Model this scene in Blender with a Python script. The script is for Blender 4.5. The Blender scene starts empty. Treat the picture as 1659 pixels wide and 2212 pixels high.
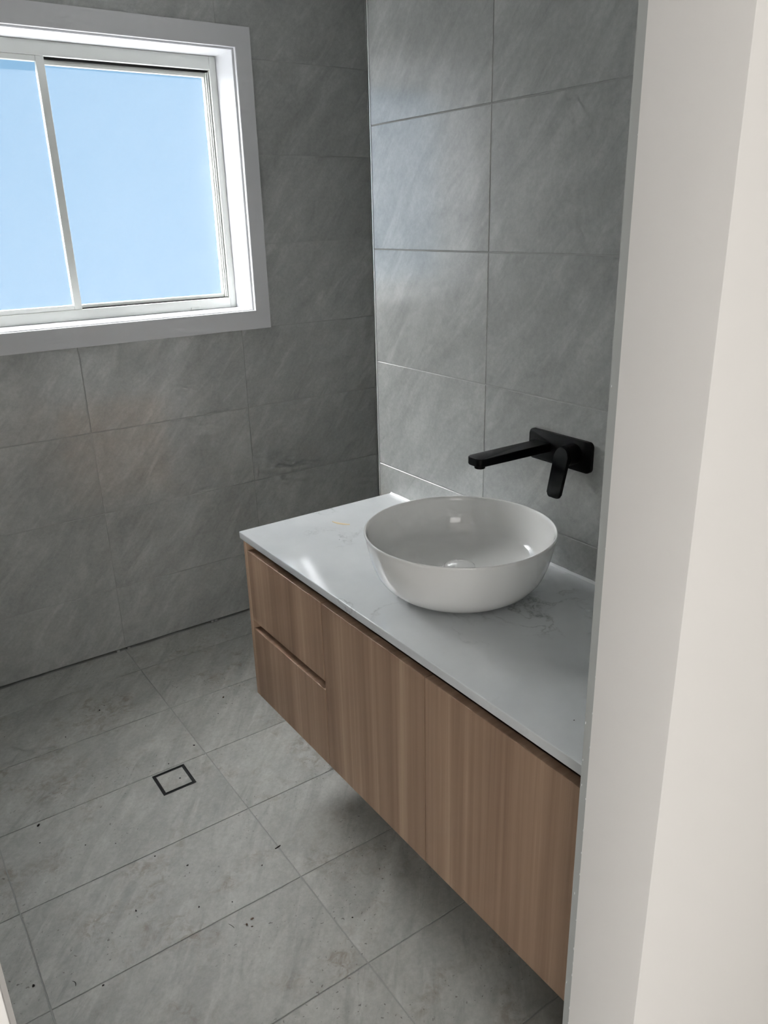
import bpy, bmesh, math, random
from mathutils import Vector, Matrix

# ------------------------------------------------------------------ camera, world, lights, exposure
SC = bpy.context.scene
COL = SC.collection
W, H, F = 1659, 2212, 1686.13
CAM = Vector((-1.2536, -0.5038, 1.5358))
YAW, PIT, ROL = 0.6033, -0.3595, -0.0252
fw = Vector((math.sin(YAW)*math.cos(PIT), math.cos(YAW)*math.cos(PIT), math.sin(PIT)))
rt = Vector((math.cos(YAW), -math.sin(YAW), 0))
up = rt.cross(fw)
rt2 = math.cos(ROL)*rt + math.sin(ROL)*up
up2 = -math.sin(ROL)*rt + math.cos(ROL)*up
cd = bpy.data.cameras.new('camera')
cd.sensor_fit = 'HORIZONTAL'; cd.sensor_width = 36.0; cd.lens = F/W*36.0
cd.clip_start = 0.02
cam = bpy.data.objects.new('camera', cd); COL.objects.link(cam)
m = Matrix.Identity(4)
for i, v in enumerate((rt2, up2, -fw)):
    for j in range(3): m[j][i] = v[j]
m.translation = CAM
cam.matrix_world = m
SC.camera = cam

wd = bpy.data.worlds.new('sky'); SC.world = wd; wd.use_nodes = True
nt = wd.node_tree
bg = nt.nodes['Background']
bg.inputs[0].default_value = (0.35, 0.65, 0.95, 1); bg.inputs[1].default_value = 0.32     # clear blue daylight

HALL, SUN, SUNDIR = 15.5, 150.0, (0.46, -0.58, -0.67)
def area(name, loc, target, sx, sy, power, color):
    l = bpy.data.lights.new(name, 'AREA'); l.shape = 'RECTANGLE'; l.size = sx; l.size_y = sy
    l.energy = power; l.color = color
    o = bpy.data.objects.new(name, l); COL.objects.link(o); o.location = loc
    o.rotation_euler = (Vector(target)-Vector(loc)).to_track_quat('-Z', 'Z').to_euler()
    return o
# daylight from behind the camera through the doorway; area light on a solid wall
area('hall_daylight_offscreen', (-2.0, -2.604, 1.10), (-2.0, 0, 1.10), 2.2, 1.9, HALL, (1.0, 0.975, 0.95))
# sunshine on the outside of the frosted bathroom window
sl = bpy.data.lights.new('sun_offscreen', 'SUN'); sl.energy = SUN; sl.angle = math.radians(1); sl.color = (1.0, 0.985, 0.96)
so = bpy.data.objects.new('sun_offscreen', sl); COL.objects.link(so); so.location = (-4, 6, 6)
so.rotation_euler = Vector(SUNDIR).to_track_quat('-Z', 'Y').to_euler()

vs = SC.view_settings
vs.view_transform = 'Standard'; vs.look = 'None'; vs.gamma = 1.0; vs.use_curve_mapping = False
vs.exposure = 1.38
SC.cycles.use_denoising = True
SC.cycles.use_adaptive_sampling = True
SC.cycles.adaptive_threshold = 0.09
SC.cycles.adaptive_min_samples = 16
SC.cycles.max_bounces = 9
SC.cycles.diffuse_bounces = 6
SC.cycles.glossy_bounces = 3
SC.cycles.transmission_bounces = 6
SC.cycles.sample_clamp_indirect = 6.0
SC.cycles.caustics_refractive = True

# ------------------------------------------------------------------ main dimensions (metres)
YI, YT, YF = 0.074, 0.0624, -0.0515        # tiled face, plaster edge and hall face of the front wall
XR, XL = -0.539, -1.2565                   # doorway opening, right and left reveal
YE, YB = 1.3321, 2.2554                    # free end of the vanity wall, window wall
XLW, XSW = -1.90, 1.05                     # side wall, shower wall
ZCEIL = 2.45
ZC, ZCU, ZCAB = 0.7752, 0.7552, 0.2783     # worktop top, underside, cabinet underside
XF, XD = -0.4788, -0.4871                  # cabinet front, worktop front
YV0, YV1 = 0.0765, 1.2800                  # ends of the vanity
HX0, HX1, HZ0, HZ1 = -1.138, 0.0685, 1.2275, 2.082   # window opening

# ------------------------------------------------------------------ materials
def new_mat(name):
    mt = bpy.data.materials.new(name); mt.use_nodes = True
    n = mt.node_tree.nodes; l = mt.node_tree.links
    return mt, n, l, n['Principled BSDF']

def plain(name, col, rough=0.5, spec=0.5, metal=0.0, coat=0.0, bump=0.0, bscale=80):
    mt, n, l, b = new_mat(name)
    b.inputs['Base Color'].default_value = (*col, 1); b.inputs['Roughness'].default_value = rough
    b.inputs['Specular IOR Level'].default_value = spec; b.inputs['Metallic'].default_value = metal
    b.inputs['Coat Weight'].default_value = coat
    if bump:
        tc = n.new('ShaderNodeTexCoord'); no = n.new('ShaderNodeTexNoise')
        no.inputs['Scale'].default_value = bscale; no.inputs['Detail'].default_value = 3
        bp = n.new('ShaderNodeBump'); bp.inputs['Strength'].default_value = bump; bp.inputs['Distance'].default_value = 0.002
        l.new(tc.outputs['Object'], no.inputs['Vector']); l.new(no.outputs[0], bp.inputs['Height']); l.new(bp.outputs[0], b.inputs['Normal'])
    return mt

def ramp(n, stops):
    r = n.new('ShaderNodeValToRGB'); e = r.color_ramp.elements
    while len(e) < len(stops): e.new(0.5)
    for k, (p, c) in enumerate(stops):
        e[k].position = p; e[k].color = (*c, 1) if len(c) == 3 else c
    return r

def math_node(n, l, op, a, b=None, c=None, clamp=False):
    x = n.new('ShaderNodeMath'); x.operation = op; x.use_clamp = clamp
    for k, v in enumerate((a, b, c)):
        if v is None: continue
        if isinstance(v, (int, float)): x.inputs[k].default_value = v
        else: l.new(v, x.inputs[k])
    return x.outputs[0]

def mix_col(n, l, fac, a, b, mode='MIX'):
    x = n.new('ShaderNodeMix'); x.data_type = 'RGBA'; x.blend_type = mode
    for k, v in ((0, fac), (6, a), (7, b)):
        if isinstance(v, (int, float)): x.inputs[k].default_value = v
        elif isinstance(v, tuple): x.inputs[k].default_value = (*v, 1)
        else: l.new(v, x.inputs[k])
    return x.outputs[2]

def noise(n, l, vec, scale, detail=5, rough=0.55, dist=0.0):
    x = n.new('ShaderNodeTexNoise')
    x.inputs['Scale'].default_value = scale; x.inputs['Detail'].default_value = detail
    x.inputs['Roughness'].default_value = rough; x.inputs['Distortion'].default_value = dist
    l.new(vec, x.inputs['Vector']); return x.outputs[0]

def mapping(n, l, vec, rot=(0, 0, 0), scale=(1, 1, 1), loc=(0, 0, 0)):
    x = n.new('ShaderNodeMapping'); x.inputs['Rotation'].default_value = rot
    x.inputs['Scale'].default_value = scale; x.inputs['Location'].default_value = loc
    l.new(vec, x.inputs['Vector']); return x.outputs[0]

def stone(name, dark, mid, light, rough, dirt=False, bump=0.10, spec=0.5, coat=0.0, scr=0.28):
    mt, n, l, b = new_mat(name)
    tc = n.new('ShaderNodeTexCoord'); oi = n.new('ShaderNodeObjectInfo')
    cb = n.new('ShaderNodeCombineXYZ')
    for k, s in enumerate((37.0, 91.0, 53.0)):
        l.new(math_node(n, l, 'MULTIPLY', oi.outputs['Random'], s), cb.inputs[k])
    va = n.new('ShaderNodeVectorMath'); va.operation = 'ADD'
    l.new(tc.outputs['Object'], va.inputs[0]); l.new(cb.outputs[0], va.inputs[1])
    v = va.outputs[0]
    big = noise(n, l, v, 2.6, 2, 0.5, 0.4)
    vr = mapping(n, l, v, rot=(0, 0, math.radians(-50)))
    streak = noise(n, l, mapping(n, l, vr, scale=(2.2, 6.5, 3.0)), 1.7, 5, 0.64, 0.9)
    mott = noise(n, l, v, 20, 5, 0.66, 0.0)
    fine = noise(n, l, v, 85, 3, 0.75)
    f = math_node(n, l, 'MULTIPLY', big, 0.16)
    f = math_node(n, l, 'MULTIPLY_ADD', streak, 0.58, f)
    f = math_node(n, l, 'MULTIPLY_ADD', mott, 0.26, f)
    r = ramp(n, [(0.33, dark), (0.50, mid), (0.67, light)]); l.new(f, r.inputs[0])
    # soft pale and dark brush-like strokes of the stone print
    st1 = noise(n, l, mapping(n, l, vr, scale=(3.2, 13, 4), loc=(4, 2, 0)), 1.5, 4, 0.62, 0.7)
    w1 = ramp(n, [(0.54, (0, 0, 0)), (0.76, (1, 1, 1))]); l.new(st1, w1.inputs[0])
    c = mix_col(n, l, math_node(n, l, 'MULTIPLY', w1.outputs[0], 0.55), r.outputs[0], tuple(min(1, x*1.18) for x in light))
    st2 = noise(n, l, mapping(n, l, vr, scale=(4.0, 17, 4), loc=(9, 5, 0)), 1.5, 4, 0.64, 0.7)
    w2 = ramp(n, [(0.56, (0, 0, 0)), (0.74, (1, 1, 1))]); l.new(st2, w2.inputs[0])
    c = mix_col(n, l, math_node(n, l, 'MULTIPLY', w2.outputs[0], scr), c, tuple(x*0.68 for x in dark))
    # fine salt-and-pepper grain
    gr = ramp(n, [(0.34, (0.89,)*3), (0.66, (1.11,)*3)]); l.new(fine, gr.inputs[0])
    c = mix_col(n, l, 0.7, c, gr.outputs[0], 'MULTIPLY')
    # each tile a little lighter or darker than the next
    tv = math_node(n, l, 'MULTIPLY_ADD', oi.outputs['Random'], 0.08, 0.96)
    cc = n.new('ShaderNodeCombineColor')
    for k in range(3): l.new(tv, cc.inputs[k])
    c = mix_col(n, l, 1.0, c, cc.outputs[0], 'MULTIPLY')
    rg = ramp(n, [(0.3, (rough*0.95,)*3), (0.7, (rough*1.05,)*3)]); l.new(mott, rg.inputs[0])
    if dirt:
        geo = n.new('ShaderNodeNewGeometry')
        d1 = noise(n, l, mapping(n, l, geo.outputs['Position'], loc=(3.1, 7.7, 0)), 5.5, 3, 0.6, 0.6)
        d2 = noise(n, l, geo.outputs['Position'], 34, 4, 0.7, 0.8)
        a1 = ramp(n, [(0.52, (0, 0, 0)), (0.66, (1, 1, 1))]); l.new(d1, a1.inputs[0])
        a2 = ramp(n, [(0.44, (0, 0, 0)), (0.62, (1, 1, 1))]); l.new(d2, a2.inputs[0])
        dm = math_node(n, l, 'MULTIPLY', a1.outputs[0], a2.outputs[0])
        c = mix_col(n, l, math_node(n, l, 'MULTIPLY', dm, 0.55), c, (0.235, 0.18, 0.125))
        d3 = noise(n, l, geo.outputs['Position'], 95, 2, 0.6, 0.3)
        a3 = ramp(n, [(0.66, (0, 0, 0)), (0.70, (1, 1, 1))]); l.new(d3, a3.inputs[0])
        d4 = noise(n, l, mapping(n, l, geo.outputs['Position'], loc=(1.3, 4.4, 0)), 4.0, 3, 0.5)
        a4 = ramp(n, [(0.46, (0, 0, 0)), (0.60, (1, 1, 1))]); l.new(d4, a4.inputs[0])
        dk = math_node(n, l, 'MULTIPLY', a3.outputs[0], a4.outputs[0])
        c = mix_col(n, l, math_node(n, l, 'MULTIPLY', dk, 0.75), c, (0.11, 0.10, 0.085))
    l.new(c, b.inputs['Base Color']); l.new(rg.outputs[0], b.inputs['Roughness'])
    b.inputs['Specular IOR Level'].default_value = spec
    b.inputs['Coat Weight'].default_value = coat; b.inputs['Coat Roughness'].default_value = 0.13; b.inputs['Coat IOR'].default_value = 1.75
    if bump:
        bp = n.new('ShaderNodeBump'); bp.inputs['Strength'].default_value = bump; bp.inputs['Distance'].default_value = 0.004
        l.new(mott, bp.inputs['Height']); l.new(bp.outputs[0], b.inputs['Normal'])
    return mt

M = {}
M['tile_wall'] = stone('stone_look_wall_tile', (0.315, 0.328, 0.318), (0.395, 0.409, 0.400), (0.500, 0.515, 0.506), 0.30, bump=0.0, spec=0.6, coat=1.0)
M['tile_floor'] = stone('stone_look_floor_tile', (0.350, 0.360, 0.342), (0.450, 0.460, 0.438), (0.560, 0.570, 0.544), 0.50, dirt=True, bump=0.14, scr=0.45)
M['grout'] = plain('light_grey_grout', (0.40, 0.41, 0.40), 0.9, 0.2, bump=0.2, bscale=300)
M['plaster'] = plain('white_wall_paint', (0.80, 0.79, 0.775), 0.62, 0.3)
M['ceiling'] = plain('white_ceiling_paint', (0.82, 0.82, 0.81), 0.8, 0.2)
M['hall_floor'] = plain('pale_concrete', (0.72, 0.70, 0.67), 0.7, 0.3, bump=0.2, bscale=30)
M['trim_grey'] = plain('grey_tile_edge', (0.43, 0.45, 0.445), 0.45, 0.4, bump=0.05)
M['trim_metal'] = plain('bright_metal_trim', (0.86, 0.87, 0.87), 0.25, 0.5, metal=0.35)
M['silicone'] = plain('white_sealant', (0.72, 0.74, 0.75), 0.35, 0.5)
M['arch'] = plain('white_gloss_trim_paint', (0.66, 0.67, 0.69), 0.42, 0.45)
M['alu'] = plain('off_white_powder_coat', (0.68, 0.70, 0.675), 0.42, 0.45)
M['rubber'] = plain('black_rubber_seal', (0.012, 0.012, 0.012), 0.7, 0.2)
M['ceramic'] = plain('glossy_white_ceramic', (0.80, 0.80, 0.785), 0.06, 0.55, coat=0.4)
M['black'] = plain('matt_black_metal', (0.0012, 0.0014, 0.0016), 0.45, 0.16)
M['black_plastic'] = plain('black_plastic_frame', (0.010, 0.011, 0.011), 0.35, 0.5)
M['crumb'] = plain('dark_debris', (0.022, 0.020, 0.018), 0.9, 0.2)
M['rust'] = plain('brown_debris', (0.085, 0.055, 0.035), 0.9, 0.2)
M['sand'] = plain('white_debris', (0.75, 0.74, 0.70), 0.8, 0.2)
M['smear'] = plain('dried_yellow_glue', (0.58, 0.47, 0.30), 0.5, 0.3)

def wood(name):
    mt, n, l, b = new_mat(name)
    tc = n.new('ShaderNodeTexCoord'); oi = n.new('ShaderNodeObjectInfo')
    va = n.new('ShaderNodeVectorMath'); va.operation = 'ADD'
    cb = n.new('ShaderNodeCombineXYZ')
    l.new(math_node(n, l, 'MULTIPLY', oi.outputs['Random'], 17.0), cb.inputs[1])
    l.new(math_node(n, l, 'MULTIPLY', oi.outputs['Random'], 5.0), cb.inputs[2])
    l.new(tc.outputs['Object'], va.inputs[0]); l.new(cb.outputs[0], va.inputs[1])
    v = va.outputs[0]
    wob = noise(n, l, mapping(n, l, v, scale=(1, 3, 1.2)), 1.5, 2, 0.5)
    band = noise(n, l, mapping(n, l, v, scale=(1.0, 17, 0.45)), 1.0, 3, 0.5, 0.4)
    mid = noise(n, l, mapping(n, l, v, scale=(1.0, 90, 1.1)), 1.0, 4, 0.6, 0.25)
    fine = noise(n, l, mapping(n, l, v, scale=(1.0, 520, 5.0)), 1.0, 3, 0.6)
    f = math_node(n, l, 'MULTIPLY', band, 0.59)
    f = math_node(n, l, 'MULTIPLY_ADD', mid, 0.26, f)
    f = math_node(n, l, 'MULTIPLY_ADD', fine, 0.10, f)
    f = math_node(n, l, 'MULTIPLY_ADD', wob, 0.05, f)
    r = ramp(n, [(0.33, (0.225, 0.140, 0.092)), (0.46, (0.315, 0.205, 0.138)), (0.55, (0.385, 0.258, 0.176)), (0.67, (0.530, 0.382, 0.265))])
    l.new(f, r.inputs[0]); l.new(r.outputs[0], b.inputs['Base Color'])
    b.inputs['Roughness'].default_value = 0.48; b.inputs['Specular IOR Level'].default_value = 0.4
    bp = n.new('ShaderNodeBump'); bp.inputs['Strength'].default_value = 0.05; bp.inputs['Distance'].default_value = 0.001
    l.new(fine, bp.inputs['Height']); l.new(bp.outputs[0], b.inputs['Normal'])
    return mt
M['wood'] = wood('light_brown_timber_laminate')

def quartz():
    mt, n, l, b = new_mat('white_veined_stone')
    tc = n.new('ShaderNodeTexCoord'); v = tc.outputs['Object']
    warp = n.new('ShaderNodeTexNoise'); warp.inputs['Scale'].default_value = 5; warp.inputs['Detail'].default_value = 6
    l.new(v, warp.inputs['Vector'])
    vm = n.new('ShaderNodeVectorMath'); vm.operation = 'MULTIPLY_ADD'
    l.new(warp.outputs['Color'], vm.inputs[0]); vm.inputs[1].default_value = (0.30, 0.30, 0.30); l.new(v, vm.inputs[2])
    ridge = noise(n, l, vm.outputs[0], 3.6, 5, 0.62, 0.3)
    d = math_node(n, l, 'ABSOLUTE', math_node(n, l, 'SUBTRACT', ridge, 0.5))
    vein = ramp(n, [(0.0, (1, 1, 1)), (0.007, (0.45,)*3), (0.022, (0, 0, 0))]); l.new(d, vein.inputs[0])
    mask = noise(n, l, v, 4.2, 3, 0.5, 0.2)
    mr = ramp(n, [(0.46, (0, 0, 0)), (0.62, (1, 1, 1))]); l.new(mask, mr.inputs[0])
    brk = noise(n, l, v, 46, 4, 0.7)
    br = ramp(n, [(0.42, (0, 0, 0)), (0.58, (1, 1, 1))]); l.new(brk, br.inputs[0])
    vv = math_node(n, l, 'MULTIPLY', vein.outputs[0], mr.outputs[0])
    vv = math_node(n, l, 'MULTIPLY', vv, math_node(n, l, 'MULTIPLY_ADD', br.outputs[0], 0.7, 0.3))
    cloud = noise(n, l, v, 9, 4, 0.5)
    cr = ramp(n, [(0.35, (0.650, 0.675, 0.69)), (0.65, (0.705, 0.728, 0.74))]); l.new(cloud, cr.inputs[0])
    c = mix_col(n, l, math_node(n, l, 'MULTIPLY', vv, 0.80), cr.outputs[0], (0.27, 0.285, 0.29))
    l.new(c, b.inputs['Base Color']); b.inputs['Roughness'].default_value = 0.10
    b.inputs['Specular IOR Level'].default_value = 1.0
    return mt
M['quartz'] = quartz()

def frosted(name, tint):
    mt, n, l, b = new_mat(name)
    b.inputs['Base Color'].default_value = (*tint, 1)
    b.inputs['Roughness'].default_value = 0.26; b.inputs['IOR'].default_value = 1.45
    b.inputs['Transmission Weight'].default_value = 1.0
    return mt
M['frosted'] = frosted('frosted_glass', (0.97, 0.98, 1.0))

# ------------------------------------------------------------------ mesh helpers
def link(name, me, mat, parent=None, loc=None):
    o = bpy.data.objects.new(name, me); COL.objects.link(o)
    if mat is not None and not me.materials: me.materials.append(mat)
    if parent is not None: o.parent = parent
    if loc is not None: o.location = loc
    return o

def finish(bm, name, smooth=None):
    bmesh.ops.recalc_face_normals(bm, faces=bm.faces)
    me = bpy.data.meshes.new(name); bm.to_mesh(me); bm.free()
    if smooth is not None:
        for p in me.polygons: p.use_smooth = True
        me.set_sharp_from_angle(angle=math.radians(smooth))
    return me

def add_box(bm, x0, x1, y0, y1, z0, z1):
    r = bmesh.ops.create_cube(bm, size=1.0)
    bmesh.ops.scale(bm, vec=(x1-x0, y1-y0, z1-z0), verts=r['verts'])
    bmesh.ops.translate(bm, vec=((x0+x1)/2, (y0+y1)/2, (z0+z1)/2), verts=r['verts'])
    return r['verts']

def box(name, b, mat, parent=None, bevel=0.0, seg=2):
    """one box given in world metres (x0,x1,y0,y1,z0,z1); origin at its base centre"""
    x0, x1, y0, y1, z0, z1 = b
    cx, cy, cz = (x0+x1)/2, (y0+y1)/2, z0
    bm = bmesh.new(); add_box(bm, x0-cx, x1-cx, y0-cy, y1-cy, 0, z1-z0)
    if bevel:
        bmesh.ops.bevel(bm, geom=list(bm.edges), offset=bevel, segments=seg, affect='EDGES', profile=0.5)
    o = link(name, finish(bm, name, 35 if bevel else None), mat, parent)
    place(o, (cx, cy, cz)); return o

def place(o, loc):
    p = o.parent; v = Vector(loc); q = p
    while q is not None:
        v = v - q.location; q = q.parent
    o.location = v

def structure(o):
    o['kind'] = 'structure'; return o

def empty(name, loc, label=None, cat=None, group=None, parent=None):
    o = bpy.data.objects.new(name, None); COL.objects.link(o); o.empty_display_size = 0.05
    o.parent = parent
    place(o, loc)
    if label: tag(o, label, cat, group)
    return o

def tag(o, label, cat, group=None):
    o['label'] = label; o['category'] = cat
    if group: o['group'] = group
    return o

JW, TT = 0.0030, 0.008     # joint width, tile thickness
tile_cache = {}
def tile_mesh(w, h, mat):
    k = (round(w, 4), round(h, 4), mat.name)
    if k not in tile_cache:
        bm = bmesh.new(); add_box(bm, -w/2, w/2, -h/2, h/2, 0, TT)
        top = [e for e in bm.edges if all(v.co.z > TT*0.5 for v in e.verts)]
        bmesh.ops.bevel(bm, geom=top, offset=0.0007, segments=1, affect='EDGES')
        tile_cache[k] = finish(bm, 'tile')
    return tile_cache[k]

def cut_tile_mesh(w, h, hole, name='tile'):
    """tile centred on its own origin with a rectangular bite (u0,u1,v0,v1) taken out"""
    us = sorted({-w/2, w/2, *[min(max(x, -w/2), w/2) for x in hole[:2]]})
    vs_ = sorted({-h/2, h/2, *[min(max(x, -h/2), h/2) for x in hole[2:]]})
    bm = bmesh.new(); vd = {}
    def V(x, y):
        if (x, y) not in vd: vd[(x, y)] = bm.verts.new((x, y, TT))
        return vd[(x, y)]
    for i in range(len(us)-1):
        for j in range(len(vs_)-1):
            cu, cv = (us[i]+us[i+1])/2, (vs_[j]+vs_[j+1])/2
            if hole[0] < cu < hole[1] and hole[2] < cv < hole[3]: continue
            bm.faces.new((V(us[i], vs_[j]), V(us[i+1], vs_[j]), V(us[i+1], vs_[j+1]), V(us[i], vs_[j+1])))
    ex = bmesh.ops.extrude_face_region(bm, geom=list(bm.faces))
    bmesh.ops.translate(bm, vec=(0, 0, -TT), verts=[g for g in ex['geom'] if isinstance(g, bmesh.types.BMVert)])
    return finish(bm, name)

def tiles(parent, O, U, V, us, vs_, mat, hole=None, skip=None):
    """lay tiles on a surface: O + u*U + v*V is the finished face, joints at us and vs_"""
    O, U, V = Vector(O), Vector(U), Vector(V); N = U.cross(V)
    R = Matrix((U, V, N)).transposed().to_4x4()
    for a, b_ in zip(us, us[1:]):
        for c, d in zip(vs_, vs_[1:]):
            u0, u1, v0, v1 = a+JW/2, b_-JW/2, c+JW/2, d-JW/2
            w, h = u1-u0, v1-v0
            if w < 0.008 or h < 0.008: continue
            cu, cv = (u0+u1)/2, (v0+v1)/2
            if skip and skip(cu, cv): continue
            me = None
            if hole:
                hu0, hu1, hv0, hv1 = hole
                if u0 < hu1 and u1 > hu0 and v0 < hv1 and v1 > hv0:
                    if u0 >= hu0 and u1 <= hu1 and v0 >= hv0 and v1 <= hv1: continue
                    me = cut_tile_mesh(w, h, (hu0-cu, hu1-cu, hv0-cv, hv1-cv))
            if me is None: me = tile_mesh(w, h, mat)
            o = link('tile', me, mat, parent)
            mw = R.copy(); mw.translation = O + cu*U + cv*V - N*TT
            pl = parent.location
            mw.translation = mw.translation - pl
            o.matrix_local = mw

# ------------------------------------------------------------------ room shell
G = 0.0017   # grout sits this far behind the tile faces
ZJ = [0.0045, 0.2592, 0.5592, 0.8592, 1.1592, 1.4592, 1.7592, 2.0592, 2.3592, ZCEIL]

floor = structure(box('floor', (XLW-0.1, XSW+0.1, YF-0.0, YB+0.1, -0.12, -G), M['grout']))
fx = [XLW, -1.7850, -1.1855, -0.5873, 0.0127, 0.6127, XSW]
fy = [YI-0.11, 0.2695, 0.5695, 0.8695, 1.1695, 1.4695, 1.7695, 2.0695, YB-0.006]
DX0, DX1, DY0, DY1 = -0.7600, -0.6610, 1.3615, 1.4625      # floor waste
tiles(floor, (0, 0, 0), (1, 0, 0), (0, 1, 0), fx, fy, M['tile_floor'], hole=(DX0, DX1, DY0, DY1))

def wall_with_hole(name, x0, x1, y0, y1, z0, z1, hx0, hx1, hz0, hz1, mat, along_y=False):
    cx, cy = (x0+x1)/2, (y0+y1)/2
    bm = bmesh.new()
    xs = [x0, hx0, hx1, x1]; zs = [z0, hz0, hz1, z1]; vd = {}
    def V(x, z):
        if (x, z) not in vd: vd[(x, z)] = bm.verts.new((x-cx, y0-cy, z-z0))
        return vd[(x, z)]
    for i in range(3):
        for j in range(3):
            if i == 1 and j == 1: continue
            if xs[i+1]-xs[i] < 1e-6 or zs[j+1]-zs[j] < 1e-6: continue
            bm.faces.new((V(xs[i], zs[j]), V(xs[i+1], zs[j]), V(xs[i+1], zs[j+1]), V(xs[i], zs[j+1])))
    ex = bmesh.ops.extrude_face_region(bm, geom=list(bm.faces))
    bmesh.ops.translate(bm, vec=(0, y1-y0, 0), verts=[g for g in ex['geom'] if isinstance(g, bmesh.types.BMVert)])
    if along_y:
        for v in bm.verts: v.co.x, v.co.y = v.co.y, v.co.x
    o = link(name, finish(bm, name), mat); o.location = (cy, cx, z0) if along_y else (cx, cy, z0); return o

# window wall
wb = structure(wall_with_hole('wall_back', XLW-0.1, XSW+0.1, YB+G, YB+0.20, 0.0065, ZCEIL+0.1, HX0-0.02, HX1+0.02, HZ0-0.02, HZ1+0.02, M['grout']))
bx = [XLW, -1.7835, -1.1835, -0.5826, 0.0174, 0.6174, XSW]
tiles(wb, (0, YB, 0), (1, 0, 0), (0, 0, 1), bx, ZJ, M['tile_wall'], hole=(HX0-0.03, HX1+0.03, HZ0-0.03, HZ1+0.03))
# open joint under the window wall: a slot that runs back under the tiles, bridged by dabs of grout
box('wall_footing', (XLW-0.1, XSW+0.1, YB+0.045, YB+0.20, -0.1, 0.0065), M['grout'], wb)
random.seed(5)
for gx in (-1.42, -1.075, -0.618, -0.577, -0.23, -0.215):
    box('grout_dab', (gx, gx+random.uniform(0.006, 0.012), YB-0.0055, YB+0.006, -0.0020, 0.0062), M['grout'], wb)

# vanity wall (free-standing nib)
wv = structure(box('wall_vanity', (G, 0.11, YF, YE-0.001, -0.1, ZCEIL), M['grout']))
vy = [YI, 0.2757, 0.8757, YE]
tiles(wv, (0, 0, 0), (0, -1, 0), (0, 0, 1), [-y for y in reversed(vy)], ZJ, M['tile_wall'])
t = structure(box('trim_1', (-0.0012, 0.112, YE-0.0005, YE+0.0026, 0.0, ZCEIL), M['trim_metal']))

# shower wall and side wall
ws = structure(box('wall_right', (XSW+G, XSW+0.1, YF, YB+0.1, -0.1, ZCEIL), M['grout']))
tiles(ws, (XSW, 0, 0), (0, -1, 0), (0, 0, 1), [-YB, -1.7, -1.1, -0.5, -YI], ZJ, M['tile_wall'])
wl = structure(box('wall_left', (XLW-0.15, XLW-G, YF, YB+0.1, -0.1, ZCEIL), M['grout']))
ly = [YI, 0.4, 1.0, 1.6, YB]
tiles(wl, (XLW, 0, 0), (0, 1, 0), (0, 0, 1), ly, ZJ, M['tile_wall'])

structure(box('ceiling', (XLW-0.15, XSW+0.1, YF, YB+0.2, ZCEIL, ZCEIL+0.1), M['ceiling']))

# front wall with the doorway, plastered on the hall side and in the reveals, tiled inside
LEAN = 0.0065      # the right reveal leans by a few millimetres per metre
def lean_x(z): return LEAN*(1.45-z)
def front_wall():
    bm = bmesh.new()
    ztop = 2.12
    def prism(pts_b, pts_t):
        vb = [bm.verts.new(p) for p in pts_b]; vt = [bm.verts.new(p) for p in pts_t]
        bm.faces.new(vb[::-1]); bm.faces.new(vt)
        n = len(vb)
        for i in range(n): bm.faces.new((vb[i], vb[(i+1) % n], vt[(i+1) % n], vt[i]))
    def rect(x0, x1, z, y0=YF, y1=YT): return [(x0, y0, z), (x1, y0, z), (x1, y1, z), (x0, y1, z)]
    prism(rect(XR+lean_x(-0.1), 1.6, -0.1), rect(XR+lean_x(ztop), 1.6, ztop))
    prism(rect(-3.4, XL, -0.1), rect(-3.4, XL, ztop))
    prism(rect(-3.4, 1.6, ztop), rect(-3.4, 1.6, ZCEIL+0.1))
    bv = [e for e in bm.edges if abs(e.verts[0].co.z-e.verts[1].co.z) > 1.5 and -1.4 < e.verts[0].co.x < -0.3 and e.verts[0].co.y < 0]
    bmesh.ops.bevel(bm, geom=bv, offset=0.0009, segments=2, affect='EDGES', profile=0.5)
    return finish(bm, 'wall_front', 35)
wf = structure(link('wall_front', front_wall(), M['plaster']))
# tiled lining on the inside of the front wall, seen edge-on at the reveal
def lining(x0, x1, name, lean, mat=None):
    bm = bmesh.new()
    vb = []
    for z in (0.0, ZCEIL):
        dx = lean_x(z) if lean else 0
        a = x0 + (dx if lean == 1 else 0); b_ = x1 + (dx if lean == 2 else 0)
        vb.append([bm.verts.new(p) for p in ((a, YT, z), (b_, YT, z), (b_, YI, z), (a, YI, z))])
    for i in range(4): bm.faces.new((vb[0][i], vb[0][(i+1) % 4], vb[1][(i+1) % 4], vb[1][i]))
    bm.faces.new(vb[0][::-1]); bm.faces.new(vb[1])
    return structure(link(name, finish(bm, name), mat or M['trim_grey']))
lining(XR, 0.0, 'trim_2', 1)
lining(XLW, XL+0.0040, 'trim_3', 0, M['plaster'])
# smeared bits of sealant and paint along the tile edge in the right reveal
random.seed(11)
def sealant_line():
    bm = bmesh.new(); z = 0.05
    while z < 2.0:
        big = 1.0 if z < 0.95 else 0.6
        L_ = random.uniform(0.003, 0.010)*big; wdt = random.uniform(0.0005, 0.0022)*big
        y0 = YT - 0.0004 if random.random() < 0.75 else random.uniform(YT+0.004, YI-0.002)
        x = XR + lean_x(z)
        n = 7
        base = [(y0 + wdt*(0.5+0.5*math.cos(2*math.pi*k/n))*random.uniform(0.7, 1.2), z + L_*0.5*math.sin(2*math.pi*k/n)) for k in range(n)]
        vb = [bm.verts.new((x+0.0003, y, zz)) for y, zz in base]
        top = bm.verts.new((x-0.0008, sum(b[0] for b in base)/n, z))
        for k in range(n): bm.faces.new((vb[k], vb[(k+1) % n], top))
        bm.faces.new(vb[::-1])
        z += random.uniform(0.012, 0.06) if z < 0.95 else random.uniform(0.08, 0.3)
    return finish(bm, 'sealant_line')
o = structure(link('trim_4', sealant_line(), M['silicone']))

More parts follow.
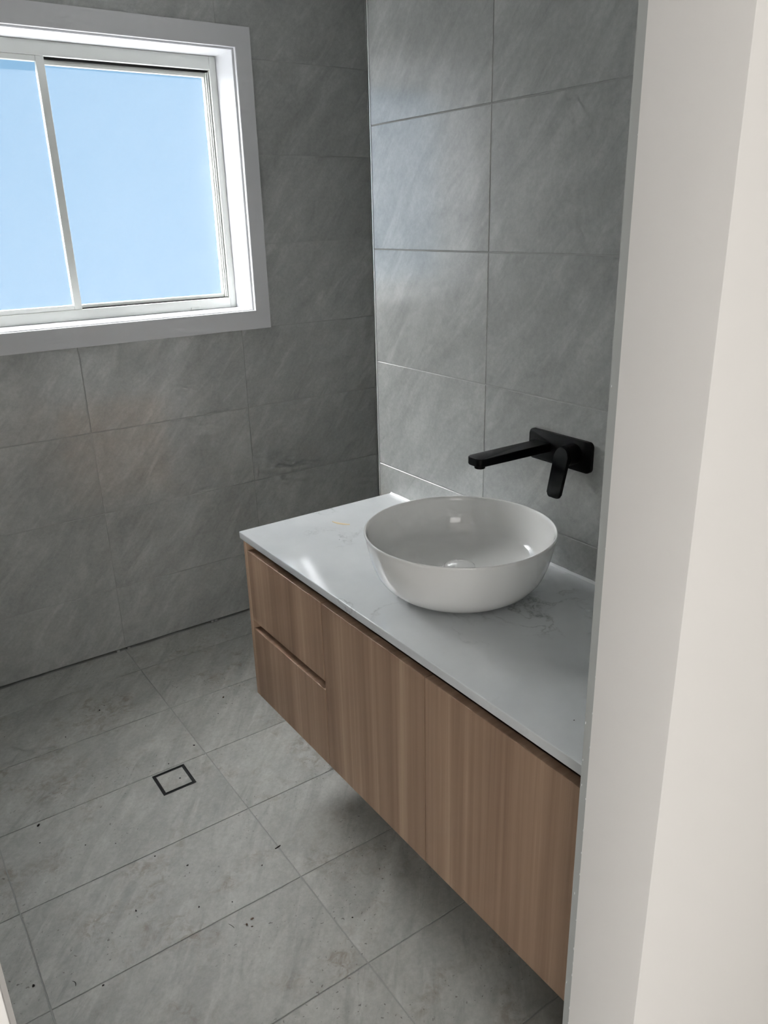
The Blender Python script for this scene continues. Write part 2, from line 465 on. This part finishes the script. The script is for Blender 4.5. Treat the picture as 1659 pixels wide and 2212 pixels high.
# hall behind the camera
structure(box('floor_hall', (-3.4, 1.6, -2.75, YF, -0.12, -0.002), M['hall_floor']))
structure(box('ceiling_hall', (-3.5, 1.7, -2.75, YF, ZCEIL, ZCEIL+0.1), M['ceiling']))
structure(box('wall_hall_back', (-3.5, 1.7, -2.75, -2.62, -0.1, ZCEIL), M['plaster']))
structure(box('wall_hall_left', (-3.5, -3.4, -2.75, YF, -0.1, ZCEIL), M['plaster']))
structure(box('wall_hall_right', (1.6, 1.7, -2.75, YF, -0.1, ZCEIL), M['plaster']))

# made-up surround round the area light on the hall wall behind the camera
def surround(name, c, U, V, w, h):
    c, U, V = Vector(c), Vector(U), Vector(V); N = U.cross(V)
    bm = bmesh.new(); t_ = 0.05
    for (u0, u1, v0, v1) in ((-w/2-t_, w/2+t_, h/2, h/2+t_), (-w/2-t_, w/2+t_, -h/2-t_, -h/2), (-w/2-t_, -w/2, -h/2, h/2), (w/2, w/2+t_, -h/2, h/2)):
        vv = add_box(bm, u0, u1, v0, v1, 0.0, 0.025)
    o = structure(link(name, finish(bm, name), M['arch']))
    mw = Matrix((U, V, N)).transposed().to_4x4(); mw.translation = c; o.matrix_world = mw
surround('added_light_surround', (-2.0, -2.62, 1.10), (-1, 0, 0), (0, 0, 1), 2.2, 1.9)

# ------------------------------------------------------------------ window
win = structure(empty('window_1', ((HX0+HX1)/2, YB, HZ0)))
AT = 0.018; AY0, AY1 = YB-AT, YB-0.0030     # the trim stands off the tiles
AW = 0.0625
ax0, ax1, az0, az1 = HX0-0.0065, HX1+0.0065, HZ0-0.003, HZ1+0.0055
def mitred(name, pts_in, pts_out, y0, y1, mat, parent):
    """a mitred board between two inner and two outer corners (x,z)"""
    quad = [pts_in[0], pts_in[1], pts_out[1], pts_out[0]]
    bm = bmesh.new()
    f_ = [bm.verts.new((x, y0, z)) for x, z in quad]; k = [bm.verts.new((x, y1, z)) for x, z in quad]
    bm.faces.new(f_); bm.faces.new(k[::-1])
    for i in range(4): bm.faces.new((f_[i], f_[(i+1) % 4], k[(i+1) % 4], k[i]))
    bmesh.ops.recalc_face_normals(bm, faces=bm.faces)
    bmesh.ops.bevel(bm, geom=[e for e in bm.edges if abs(e.verts[0].co.y-e.verts[1].co.y) < 1e-6 and e.verts[0].co.y < (y0+y1)/2 and (abs(e.verts[0].co.x-e.verts[1].co.x) < 1e-6 or abs(e.verts[0].co.z-e.verts[1].co.z) < 1e-6)], offset=0.0012, segments=2, affect='EDGES')
    cx = sum(q[0] for q in quad)/4; cz = sum(q[1] for q in quad)/4
    bmesh.ops.translate(bm, vec=(-cx, -y0, -cz), verts=bm.verts)
    o = link(name, finish(bm, name, 35), mat, parent); place(o, (cx, y0, cz)); return o
def ring(name, x0, x1, z0, z1, wx, wz0, wz1, y0, y1, mat, parent):
    I = [(x0, z0), (x1, z0), (x1, z1), (x0, z1)]
    Oo = [(x0-wx, z0-wz0), (x1+wx, z0-wz0), (x1+wx, z1+wz1), (x0-wx, z1+wz1)]
    return [mitred(name, (I[i], I[(i+1) % 4]), (Oo[i], Oo[(i+1) % 4]), y0, y1, mat, parent) for i in range(4)]
ring('architrave', ax0, ax1, az0, az1, AW-0.004, AW+0.005, AW+0.001, AY0, AY1, M['arch'], win)
FY = 2.390     # face of the aluminium frame
ring('reveal_board', HX0, HX1, HZ0, HZ1, 0.018, 0.018, 0.018, YB-0.0008, FY+0.045, M['arch'], win)
# frame: sill, head and jambs
fr = [box('frame_jamb', (HX1-0.0245, HX1-0.0008, FY, FY+0.055, HZ0+0.001, HZ1-0.001), M['alu'], win, 0.001),
      box('frame_jamb', (HX0+0.0008, HX0+0.0245, FY, FY+0.055, HZ0+0.001, HZ1-0.001), M['alu'], win, 0.001),
      box('frame_head', (HX0+0.0245, HX1-0.0245, FY+0.0005, FY+0.055, 2.0395, HZ1-0.001), M['alu'], win, 0.001),
      box('frame_sill', (HX0+0.0245, HX1-0.0245, FY+0.0005, FY+0.055, HZ0+0.001, 1.2640), M['alu'], win, 0.001)]
def sash(name, x0, x1, z0, z1, sl_, sr_, rb, rt_, y0, y1, label, glass):
    bm = bmesh.new()
    cx, cy = (x0+x1)/2, (y0+y1)/2
    for b_ in ((x0, x0+sl_, z0, z1), (x1-sr_, x1, z0, z1), (x0+sl_+0.0004, x1-sr_-0.0004, z0, z0+rb), (x0+sl_+0.0004, x1-sr_-0.0004, z1-rt_, z1)):
        vv = add_box(bm, b_[0]-cx, b_[1]-cx, y0-cy, y1-cy, b_[2]-z0, b_[3]-z0)
    bmesh.ops.bevel(bm, geom=list(bm.edges), offset=0.0008, segments=1, affect='EDGES')
    o = link(name, finish(bm, name, 35), M['alu'], win); place(o, (cx, cy, z0)); o['label'] = label
    p = box('pane', (x0+sl_-0.004, x1-sr_+0.004, cy-0.003, cy+0.003, z0+rb-0.004, z1-rt_+0.004), M[glass], o)
    p['label'] = 'frosted glass pane'
    return o
s1 = sash('sliding_sash', HX0+0.026, -0.5120, 1.2645, 2.0390, 0.024, 0.0255, 0.0150, 0.0160, FY+0.004, FY+0.024, 'sliding sash', 'frosted')
s2 = sash('fixed_sash', -0.5260, HX1-0.0200, 1.2670, 2.0330, 0.014, 0.0185, 0.0105, 0.0145, FY+0.026, FY+0.044, 'fixed sash', 'frosted')
# black weather seals in the slots above and below the inner sash, ribs of the jamb track
box('weather_seal', (-0.511, HX1-0.0246, FY+0.018, FY+0.0255, 2.0325, 2.0396), M['rubber'], win)
box('weather_seal', (-0.511, HX1-0.0246, FY+0.018, FY+0.0255, 1.2638, 1.2672), M['rubber'], win)
for k in range(2):
    box('track_rib', (HX1-0.0300-0.004*k, HX1-0.0282-0.004*k, FY+0.010+0.006*k, FY+0.024, 1.2672, 2.0325), M['alu'], win)
# small latch on the sill
box('sill_catch', (-0.118, -0.083, FY-0.004, FY+0.001, HZ0+0.004, HZ0+0.012), M['alu'], win, 0.0015)

# ------------------------------------------------------------------ vanity cabinet
van = empty('vanity_cabinet', ((XF)/2, (YV0+YV1)/2, ZCAB), 'wall-hung timber-look vanity cabinet with two drawers and two doors', 'cabinet')
PT = 0.018
G1, G2 = 0.8830, 0.5000
FT = 0.7255                                   # top of the fronts
def wood_box(name, b, parent, bevel=0.0008): return box(name, b, M['wood'], parent, bevel, 1)
wood_box('side_panel', (XF, -0.001, YV1-PT, YV1, ZCAB, ZCU), van)
wood_box('side_panel', (XF+0.02, -0.001, YV0, YV0+PT, ZCAB, ZCU), van)
wood_box('bottom_panel', (XF+0.02, -0.001, YV0+PT, YV1-PT, ZCAB+0.001, ZCAB+0.017), van)
wood_box('partition', (XF+0.022, -0.02, G1-0.008, G1+0.008, ZCAB+0.017, 0.7250), van)
box('top_rail', (XF+0.085, XF+0.103, YV0+PT, YV1-PT, 0.690, ZCU), M['wood'], van)
box('middle_rail', (XF+0.070, XF+0.088, G1+0.008, YV1-PT, 0.455, 0.535), M['wood'], van)
def front(name, y0, y1, z0, z1, label=None):
    """slab front whose top edge slopes back as a finger pull"""
    cy = (y0+y1)/2; d = 0.020; drop = 0.010
    prof = [(0, 0), (d, 0), (d, z1-z0-0.0012), (0.0008, z1-z0), (0, z1-z0-0.0006)]
    bm = bmesh.new()
    a = [bm.verts.new((x, y0-cy, z)) for x, z in prof]; b_ = [bm.verts.new((x, y1-cy, z)) for x, z in prof]
    bm.faces.new(a); bm.faces.new(b_[::-1])
    for i in range(len(prof)): bm.faces.new((a[i], a[(i+1) % len(prof)], b_[(i+1) % len(prof)], b_[i]))
    o = link(name, finish(bm, name), M['wood'], van); place(o, (XF, cy, z0))
    if label: o['label'] = label
    return o
front('drawer', G1+0.0015, YV1-PT-0.0015, 0.5195, FT+0.0005, 'upper drawer front')
front('drawer', G1+0.0015, YV1-PT-0.0015, ZCAB+0.0005, 0.4945, 'lower drawer front')
front('door', G2+0.0012, G1-0.0015, ZCAB+0.0005, FT)
front('door', YV0+0.003, G2-0.0012, ZCAB+0.0005, FT)

# worktop
wt = empty('vanity_countertop', (XD/2, (YV0+YV1)/2, ZCU), 'white veined stone countertop on the timber vanity', 'countertop')
def slab():
    bm = bmesh.new(); cy = (YV0+YV1)/2
    add_box(bm, XD-XD/2, -0.0012-XD/2, YV0-cy, YV1+0.0035-cy, 0, ZC-ZCU)
    e = [e for e in bm.edges if all(v.co.x < -0.2 for v in e.verts) or all(v.co.y > 0.5 for v in e.verts)]
    bmesh.ops.bevel(bm, geom=e, offset=0.0022, segments=3, affect='EDGES', profile=0.5)
    return finish(bm, 'slab', 35)
link('slab', slab(), M['quartz'], wt)
def bead():
    bm = bmesh.new(); n = 60; prev = None; cy = (YV0+YV1)/2
    random.seed(3)
    for i in range(n+1):
        y = YV0 + (YV1-0.004-YV0)*i/n - cy; s = 0.0052 + random.uniform(-0.0008, 0.0008)
        z = ZC-ZCU
        cur = [bm.verts.new((-0.0003-XD/2, y, z+s)), bm.verts.new((-s*0.55-XD/2, y, z+s*0.42)), bm.verts.new((-s-XD/2, y, z)), bm.verts.new((-0.0003-XD/2, y, z))]
        if prev:
            for k in range(4): bm.faces.new((prev[k], prev[(k+1) % 4], cur[(k+1) % 4], cur[k]))
        else: bm.faces.new(cur)
        prev = cur
    bm.faces.new(prev[::-1])
    return finish(bm, 'sealant_bead', 60)
o = link('sealant_bead', bead(), M['silicone'], wt); o['label'] = 'white sealant bead'

# dried glue smear on the worktop
def smear():
    bm = bmesh.new(); n = 14; prev = None
    p0, p1, p2 = Vector((-0.2560, 1.1900)), Vector((-0.2520, 1.1610)), Vector((-0.2310, 1.1420))
    for i in range(n+1):
        t_ = i/n; c = (1-t_)**2*p0 + 2*t_*(1-t_)*p1 + t_*t_*p2
        d = ((1-t_)*(p1-p0) + t_*(p2-p1)).normalized(); nn = Vector((-d.y, d.x))
        w_ = 0.0052*math.sin(math.pi*(0.12+0.85*(1-t_)*0.9+0.02))+0.0006
        cur = [bm.verts.new((*(c+nn*w_*s), z)) for s, z in ((1, 0.0), (0.5, 0.0007), (-0.5, 0.0007), (-1, 0.0))]
        if prev:
            for k in range(3): bm.faces.new((prev[k], prev[k+1], cur[k+1], cur[k]))
        prev = cur
    bmesh.ops.translate(bm, vec=(0.2460, -1.165, 0), verts=bm.verts)
    return finish(bm, 'glue_smear', 60)
o = link('glue_smear', smear(), M['smear']); o.location = (-0.2460, 1.165, ZC+0.0002)
tag(o, 'short curved smear of dried yellowish glue on the white countertop', 'glue smear')

# ------------------------------------------------------------------ basin
BCX, BCY, BH, BR = -0.2425, 0.6795, 0.1380, 0.2060
bas = empty('vessel_basin', (BCX, BCY, ZC), 'round glossy white ceramic vessel basin on the veined countertop', 'basin')
def lathe(prof, seg=96, name='lathe', smooth=40):
    bm = bmesh.new(); rings = []
    for r, z in prof:
        if r < 1e-6: rings.append([bm.verts.new((0, 0, z))])
        else: rings.append([bm.verts.new((r*math.cos(2*math.pi*k/seg), r*math.sin(2*math.pi*k/seg), z)) for k in range(seg)])
    for a, b_ in zip(rings, rings[1:]):
        for k in range(seg):
            k2 = (k+1) % seg
            if len(a) == 1 and len(b_) == 1: continue
            if len(a) == 1: bm.faces.new((a[0], b_[k], b_[k2]))
            elif len(b_) == 1: bm.faces.new((a[k], a[k2], b_[0]))
            else: bm.faces.new((a[k], a[k2], b_[k2], b_[k]))
    return finish(bm, name, smooth)
def spline(pts, n=8):
    out = []
    P = [pts[0]] + list(pts) + [pts[-1]]
    for i in range(1, len(P)-2):
        for k in range(n):
            t_ = k/n; q = []
            for d in range(2):
                a, b_, c, e = P[i-1][d], P[i][d], P[i+1][d], P[i+2][d]
                q.append(0.5*((2*b_)+(-a+c)*t_+(2*a-5*b_+4*c-e)*t_*t_+(-a+3*b_-3*c+e)*t_**3))
            out.append(tuple(q))
    out.append(tuple(pts[-1])); return out
outer = spline([(0.1150, 0.0030), (0.1360, 0.0070), (0.1590, 0.0190), (0.1780, 0.0400), (0.1900, 0.0680), (0.1985, 0.1010), (0.2040, 0.1300)])
rim = [(0.2056, 0.1352), (0.2053, 0.1372), (0.2039, 0.1385), (0.2019, 0.1380), (0.2007, 0.1362)]
inner = spline([(0.1995, 0.1300), (0.1940, 0.1000), (0.1860, 0.0720), (0.1730, 0.0520), (0.1480, 0.0410), (0.1000, 0.0360), (0.0500, 0.0330), (0.0230, 0.0320)])
prof = [(0.0, 0.0008), (0.104, 0.0008), (0.110, 0.0014)] + outer + rim + inner + [(0.0215, 0.0290), (0.0, 0.0290)]
link('bowl', lathe(prof, 128, 'bowl', 60), M['ceramic'], bas)
cap = lathe([(0.0, 0.0295), (0.0200, 0.0295), (0.0200, 0.0400), (0.0330, 0.0430), (0.0350, 0.0465), (0.0340, 0.0495), (0.0300, 0.0520), (0.0190, 0.0545), (0.0, 0.0555)], 64, 'waste_cap', 40)
o = link('waste_cap', cap, M['ceramic'], bas); o['label'] = 'white domed pop-up waste cap'

# ------------------------------------------------------------------ wall tap
tap = empty('wall_mixer_tap', (0, 0.6262, 1.0200), 'matt black wall-mounted basin mixer tap with flat spout and lever', 'tap')
def rounded_rect_prism(w, h, r, d, seg=8, bev=0.0012):
    """outline in (y,z), centred; extruded from x=0 to x=-d"""
    pts = []
    for cx, cz, a0 in ((w/2-r, h/2-r, 0), (-w/2+r, h/2-r, 90), (-w/2+r, -h/2+r, 180), (w/2-r, -h/2+r, 270)):
        for k in range(seg+1):
            a = math.radians(a0+90*k/seg); pts.append((cx+r*math.cos(a), cz+r*math.sin(a)))
    bm = bmesh.new()
    b0 = [bm.verts.new((0, y, z)) for y, z in pts]; b1 = [bm.verts.new((-d, y, z)) for y, z in pts]
    bm.faces.new(b0); top = bm.faces.new(b1[::-1])
    for i in range(len(pts)): bm.faces.new((b0[i], b0[(i+1) % len(pts)], b1[(i+1) % len(pts)], b1[i]))
    if bev: bmesh.ops.bevel(bm, geom=list(top.edges), offset=bev, segments=2, affect='EDGES', profile=0.5)
    return bm
PY, PZ = 0.6262, 1.0540
o = link('back_plate', finish(rounded_rect_prism(0.1800, 0.0680, 0.0115, 0.0085), 'back_plate', 35), M['black'], tap); place(o, (0, PY, PZ))
# spout: flat bar with rounded nose
SY, SZ, SLEN, SW, SH = 0.6720, 1.0570, 0.2080, 0.0440, 0.0165
def spout():
    pts = [(0, -SW/2), (0, SW/2)]
    r = 0.012
    for cy, a0 in ((SW/2-r, 90), (-SW/2+r, 180)):
        for k in range(9):
            a = math.radians(a0+90*k/8); pts.append((-SLEN+r+r*math.cos(a), cy+r*math.sin(a)))
    bm = bmesh.new()
    def zt(x): return SH/2
    def zb(x): return -SH/2 - 0.004*(1+x/SLEN)
    t_ = [bm.verts.new((x, y, zt(x))) for x, y in pts]; b_ = [bm.verts.new((x, y, zb(x))) for x, y in pts]
    f1 = bm.faces.new(t_); f2 = bm.faces.new(b_[::-1])
    for i in range(len(pts)): bm.faces.new((t_[i], t_[(i+1) % len(pts)], b_[(i+1) % len(pts)], b_[i]))
    bmesh.ops.bevel(bm, geom=list(f1.edges)+list(f2.edges), offset=0.0022, segments=3, affect='EDGES', profile=0.5)
    return finish(bm, 'spout', 40)
sp = link('spout', spout(), M['black'], tap); place(sp, (-0.0080, SY, SZ))
ae = link('aerator', lathe([(0, 0), (0.0105, 0), (0.0115, 0.001), (0.0115, 0.012), (0, 0.012)], 40, 'aerator', 35), M['black'], sp)
place(ae, (-0.0080-SLEN+0.0200, SY, SZ-SH/2-0.0090))
# handle: short round body with a flat paddle hanging down
HY, HZ = 0.5830, 1.0560
def cyl_x(r, d, seg=56, bev=0.0015):
    bm = bmesh.new()
    a = [bm.verts.new((0, r*math.cos(2*math.pi*k/seg), r*math.sin(2*math.pi*k/seg))) for k in range(seg)]
    b_ = [bm.verts.new((-d, v.co.y, v.co.z)) for v in a]
    bm.faces.new(a); top = bm.faces.new(b_[::-1])
    for i in range(seg): bm.faces.new((a[i], a[(i+1) % seg], b_[(i+1) % seg], b_[i]))
    bmesh.ops.bevel(bm, geom=list(top.edges), offset=bev, segments=2, affect='EDGES')
    return bm
hb = link('handle', finish(cyl_x(0.0225, 0.0330), 'handle', 35), M['black'], tap); place(hb, (-0.0080, HY, HZ))
def paddle():
    top_r, L_, w2, r = 0.0195, 0.0900, 0.0180, 0.0085
    pts = []
    for k in range(17):
        a = math.radians(0+180*k/16); pts.append((top_r*math.cos(a), top_r*math.sin(a)))
    for cy, a0 in ((-w2+r, 180), (w2-r, 270)):
        for k in range(7):
            a = math.radians(a0+90*k/6); pts.append((cy+r*math.cos(a), -L_+r+r*math.sin(a)))
    bm = bmesh.new(); d = 0.0085
    def sh(z): return -0.10*min(0, z)*0.0
    a_ = [bm.verts.new((0, y, z)) for y, z in pts]; b_ = [bm.verts.new((-d, y, z)) for y, z in pts]
    f1 = bm.faces.new(a_); f2 = bm.faces.new(b_[::-1])
    for i in range(len(pts)): bm.faces.new((a_[i], a_[(i+1) % len(pts)], b_[(i+1) % len(pts)], b_[i]))
    bmesh.ops.bevel(bm, geom=list(f1.edges)+list(f2.edges), offset=0.0018, segments=2, affect='EDGES')
    return finish(bm, 'lever', 40)
lv = link('lever', paddle(), M['black'], hb); place(lv, (-0.0405, HY, HZ)); lv.rotation_euler = (0, math.radians(13), 0)

# ------------------------------------------------------------------ floor waste
dr = empty('floor_drain', ((DX0+DX1)/2, (DY0+DY1)/2, -G), 'square tile-insert floor drain with black rim set in the grey floor', 'drain')
def square_ring(w, h, t_, z0, z1):
    bm = bmesh.new()
    o4 = [(-w/2, -h/2), (w/2, -h/2), (w/2, h/2), (-w/2, h/2)]; i4 = [(x*(1-2*t_/w), y*(1-2*t_/h)) for x, y in o4]
    vo0 = [bm.verts.new((*p, z0)) for p in o4]; vo1 = [bm.verts.new((*p, z1)) for p in o4]
    vi0 = [bm.verts.new((*p, z0)) for p in i4]; vi1 = [bm.verts.new((*p, z1)) for p in i4]
    for i in range(4):
        j = (i+1) % 4
        bm.faces.new((vo0[i], vo0[j], vo1[j], vo1[i])); bm.faces.new((vi0[j], vi0[i], vi1[i], vi1[j]))
        bm.faces.new((vo1[i], vo1[j], vi1[j], vi1[i])); bm.faces.new((vo0[j], vo0[i], vi0[i], vi0[j]))
    return finish(bm, 'ring')
DW, DH = DX1-DX0-0.0006, DY1-DY0-0.0006
link('rim', square_ring(DW, DH, 0.0030, 0.0, G+0.0010), M['black_plastic'], dr)
bm = bmesh.new(); add_box(bm, -DW/2+0.003, DW/2-0.003, -DH/2+0.003, DH/2-0.003, -0.0002, 0.0004)
o = link('slot_base', finish(bm, 'slot_base'), M['black_plastic'], dr); o['label'] = 'black open slot around the insert'
link('inner_rim', square_ring(DW-0.0155, DH-0.0155, 0.0016, 0.0004, G+0.0002), M['black_plastic'], dr)
bm = bmesh.new(); add_box(bm, -DW/2+0.0094, DW/2-0.0094, -DH/2+0.0094, DH/2-0.0094, 0.0004, G)
o = link('tile_insert', finish(bm, 'tile_insert'), M['tile_floor'], dr); o['label'] = 'grey tile insert'
o = link('dark_spot', lathe([(0, 0), (0.0028, 0), (0.0028, 0.0002), (0, 0.0002)], 20, 'dark_spot'), M['black_plastic'], dr); o.location = (0.0165, -0.0045, G+0.0001)  # thin black disc added as the dark spot on the insert, not a plug

# ------------------------------------------------------------------ debris left on floor and worktop
def chip(name, size, seed, mat):
    rnd = random.Random(seed); bm = bmesh.new()
    bmesh.ops.create_icosphere(bm, subdivisions=1, radius=1)
    for v in bm.verts:
        v.co *= rnd.uniform(0.65, 1.2); v.co.x *= size[0]; v.co.y *= size[1]; v.co.z *= size[2]
    zmin = min(v.co.z for v in bm.verts)
    bmesh.ops.translate(bm, vec=(0, 0, -zmin), verts=bm.verts)
    return finish(bm, name)
chips = [chip('debris_crumb', (0.0032, 0.0024, 0.0014), s, None) for s in (1, 2, 3)]
for me in chips: me.materials.append(M['crumb'])
spots = [(-0.7864, 1.9008, 1.25), (-0.6016, 1.5271, 1.2), (-1.0818, 1.4532, 1.7), (-1.2026, 0.9507, 1.35), (-1.0801, 0.8613, 1.0),
         (-0.9575, 1.0130, 1.05), (-1.0937, 1.3840, 0.7), (-0.9180, 1.8171, 0.9), (-0.8311, 0.9334, 1.0), (-0.8606, 1.1537, 0.8),
         (-0.9965, 1.3019, 0.7), (-0.8042, 1.0736, 1.1), (-0.6980, 1.4900, 0.8), (-0.9300, 1.2600, 0.6), (-0.6500, 0.9600, 0.8), (-0.7600, 0.9000, 0.7), (-0.6900, 1.7200, 0.6), (-0.4700, 1.6400, 0.8), (-0.5500, 0.6900, 0.8)]
CR = {0: 'dark crumb on the floor between the drain and the window wall',
      1: 'dark crumb near the tile joint just beyond the floor drain, towards the vanity',
      2: 'largest dark crumb on the floor, on the tile joint in line with the drain',
      3: 'dark crumb on the narrow cut floor tile beside the doorway jamb',
      12: 'tiny dark crumb touching the far edge of the floor drain',
      17: 'tiny dark crumb on the floor by the far end of the vanity'}
random.seed(8)
for i, (x, y, s) in enumerate(spots):
    o = link('debris_crumb', chips[i % 3], M['crumb']); o.location = (x, y, 0.0001)
    o.rotation_euler = (0, 0, random.uniform(0, 6.28)); o.scale = (s, s, s)
    tag(o, CR.get(i, 'tiny dark crumb among the debris scattered over the middle floor tiles'), 'crumb', 'dark debris crumbs on the floor')
bchips = [chip('brown_crumb', (0.0048, 0.0030, 0.0010), s, None) for s in (5, 6)]
for me in bchips: me.materials.append(M['rust'])
for i, (x, y, s) in enumerate(((-0.7424, 0.8272, 0.9), (-0.7603, 0.8197, 1.0), (-0.7520, 0.8080, 0.6), (-0.4160, 1.7180, 1.2))):
    o = link('brown_crumb', bchips[i % 2], M['rust']); o.location = (x, y, 0.0001); o.rotation_euler = (0, 0, i*1.3); o.scale = (s, s, s)
    tag(o, 'flat reddish-brown flake in the small cluster on the floor tile' if i < 3 else 'single brown flake on the floor by the far end of the vanity', 'flake', 'brown flakes on the floor')
wc = chip('white_crumb', (0.0016, 0.0014, 0.0010), 9, None); wc.materials.append(M['sand'])
o = link('white_crumb', wc, M['sand']); o.location = (-1.0437, 1.0437, 0.0001)
tag(o, 'tiny bright white crumb lying on the grey floor tiles', 'crumb')
def sliver(L_, w_, bend, name):
    bm = bmesh.new(); prev = None
    for i in range(7):
        t_ = i/6-0.5; x = L_*t_; y = bend*(t_*t_-0.25)*4
        ww = w_*(1-1.2*abs(t_)**2)
        cur = [bm.verts.new((x, y-ww, 0)), bm.verts.new((x, y+ww, 0)), bm.verts.new((x, y, ww*1.4))]
        if prev:
            for k in range(3): bm.faces.new((prev[k], prev[(k+1) % 3], cur[(k+1) % 3], cur[k]))
        else: bm.faces.new(cur)
        prev = cur
    bm.faces.new(prev[::-1]); return finish(bm, name)
for (x, y, L_, w_, bend, rz, lab) in ((-0.5882, 0.9919, 0.017, 0.0020, 0.0005, 0.15, 'short thick dark sliver lying across a floor tile joint'),
                                   (-0.7904, 0.8385, 0.019, 0.0006, 0.0008, 1.9, 'thin straight dark thread lying on a floor tile'),
                                   (-1.1300, 0.9050, 0.016, 0.0007, 0.0030, 1.7, 'thin curved dark thread lying on a floor tile near the doorway')):
    o = link('debris_sliver', sliver(L_, w_, bend, 'debris_sliver'), M['crumb']); o.location = (x, y, 0.0001); o.rotation_euler = (0, 0, rz)
    tag(o, lab, 'sliver')
o = link('debris_crumb', chips[1], M['crumb']); o.location = (-0.4134, 0.1937, ZC+0.0001); o.scale = (0.45,)*3
tag(o, 'tiny dark speck on the countertop at the doorway end', 'crumb')
o = link('debris_crumb', chips[2], M['crumb']); o.location = (-0.3092, 1.0701, ZC+0.0001); o.scale = (0.4,)*3
tag(o, 'tiny dark speck on the countertop between glue smear and basin', 'crumb')
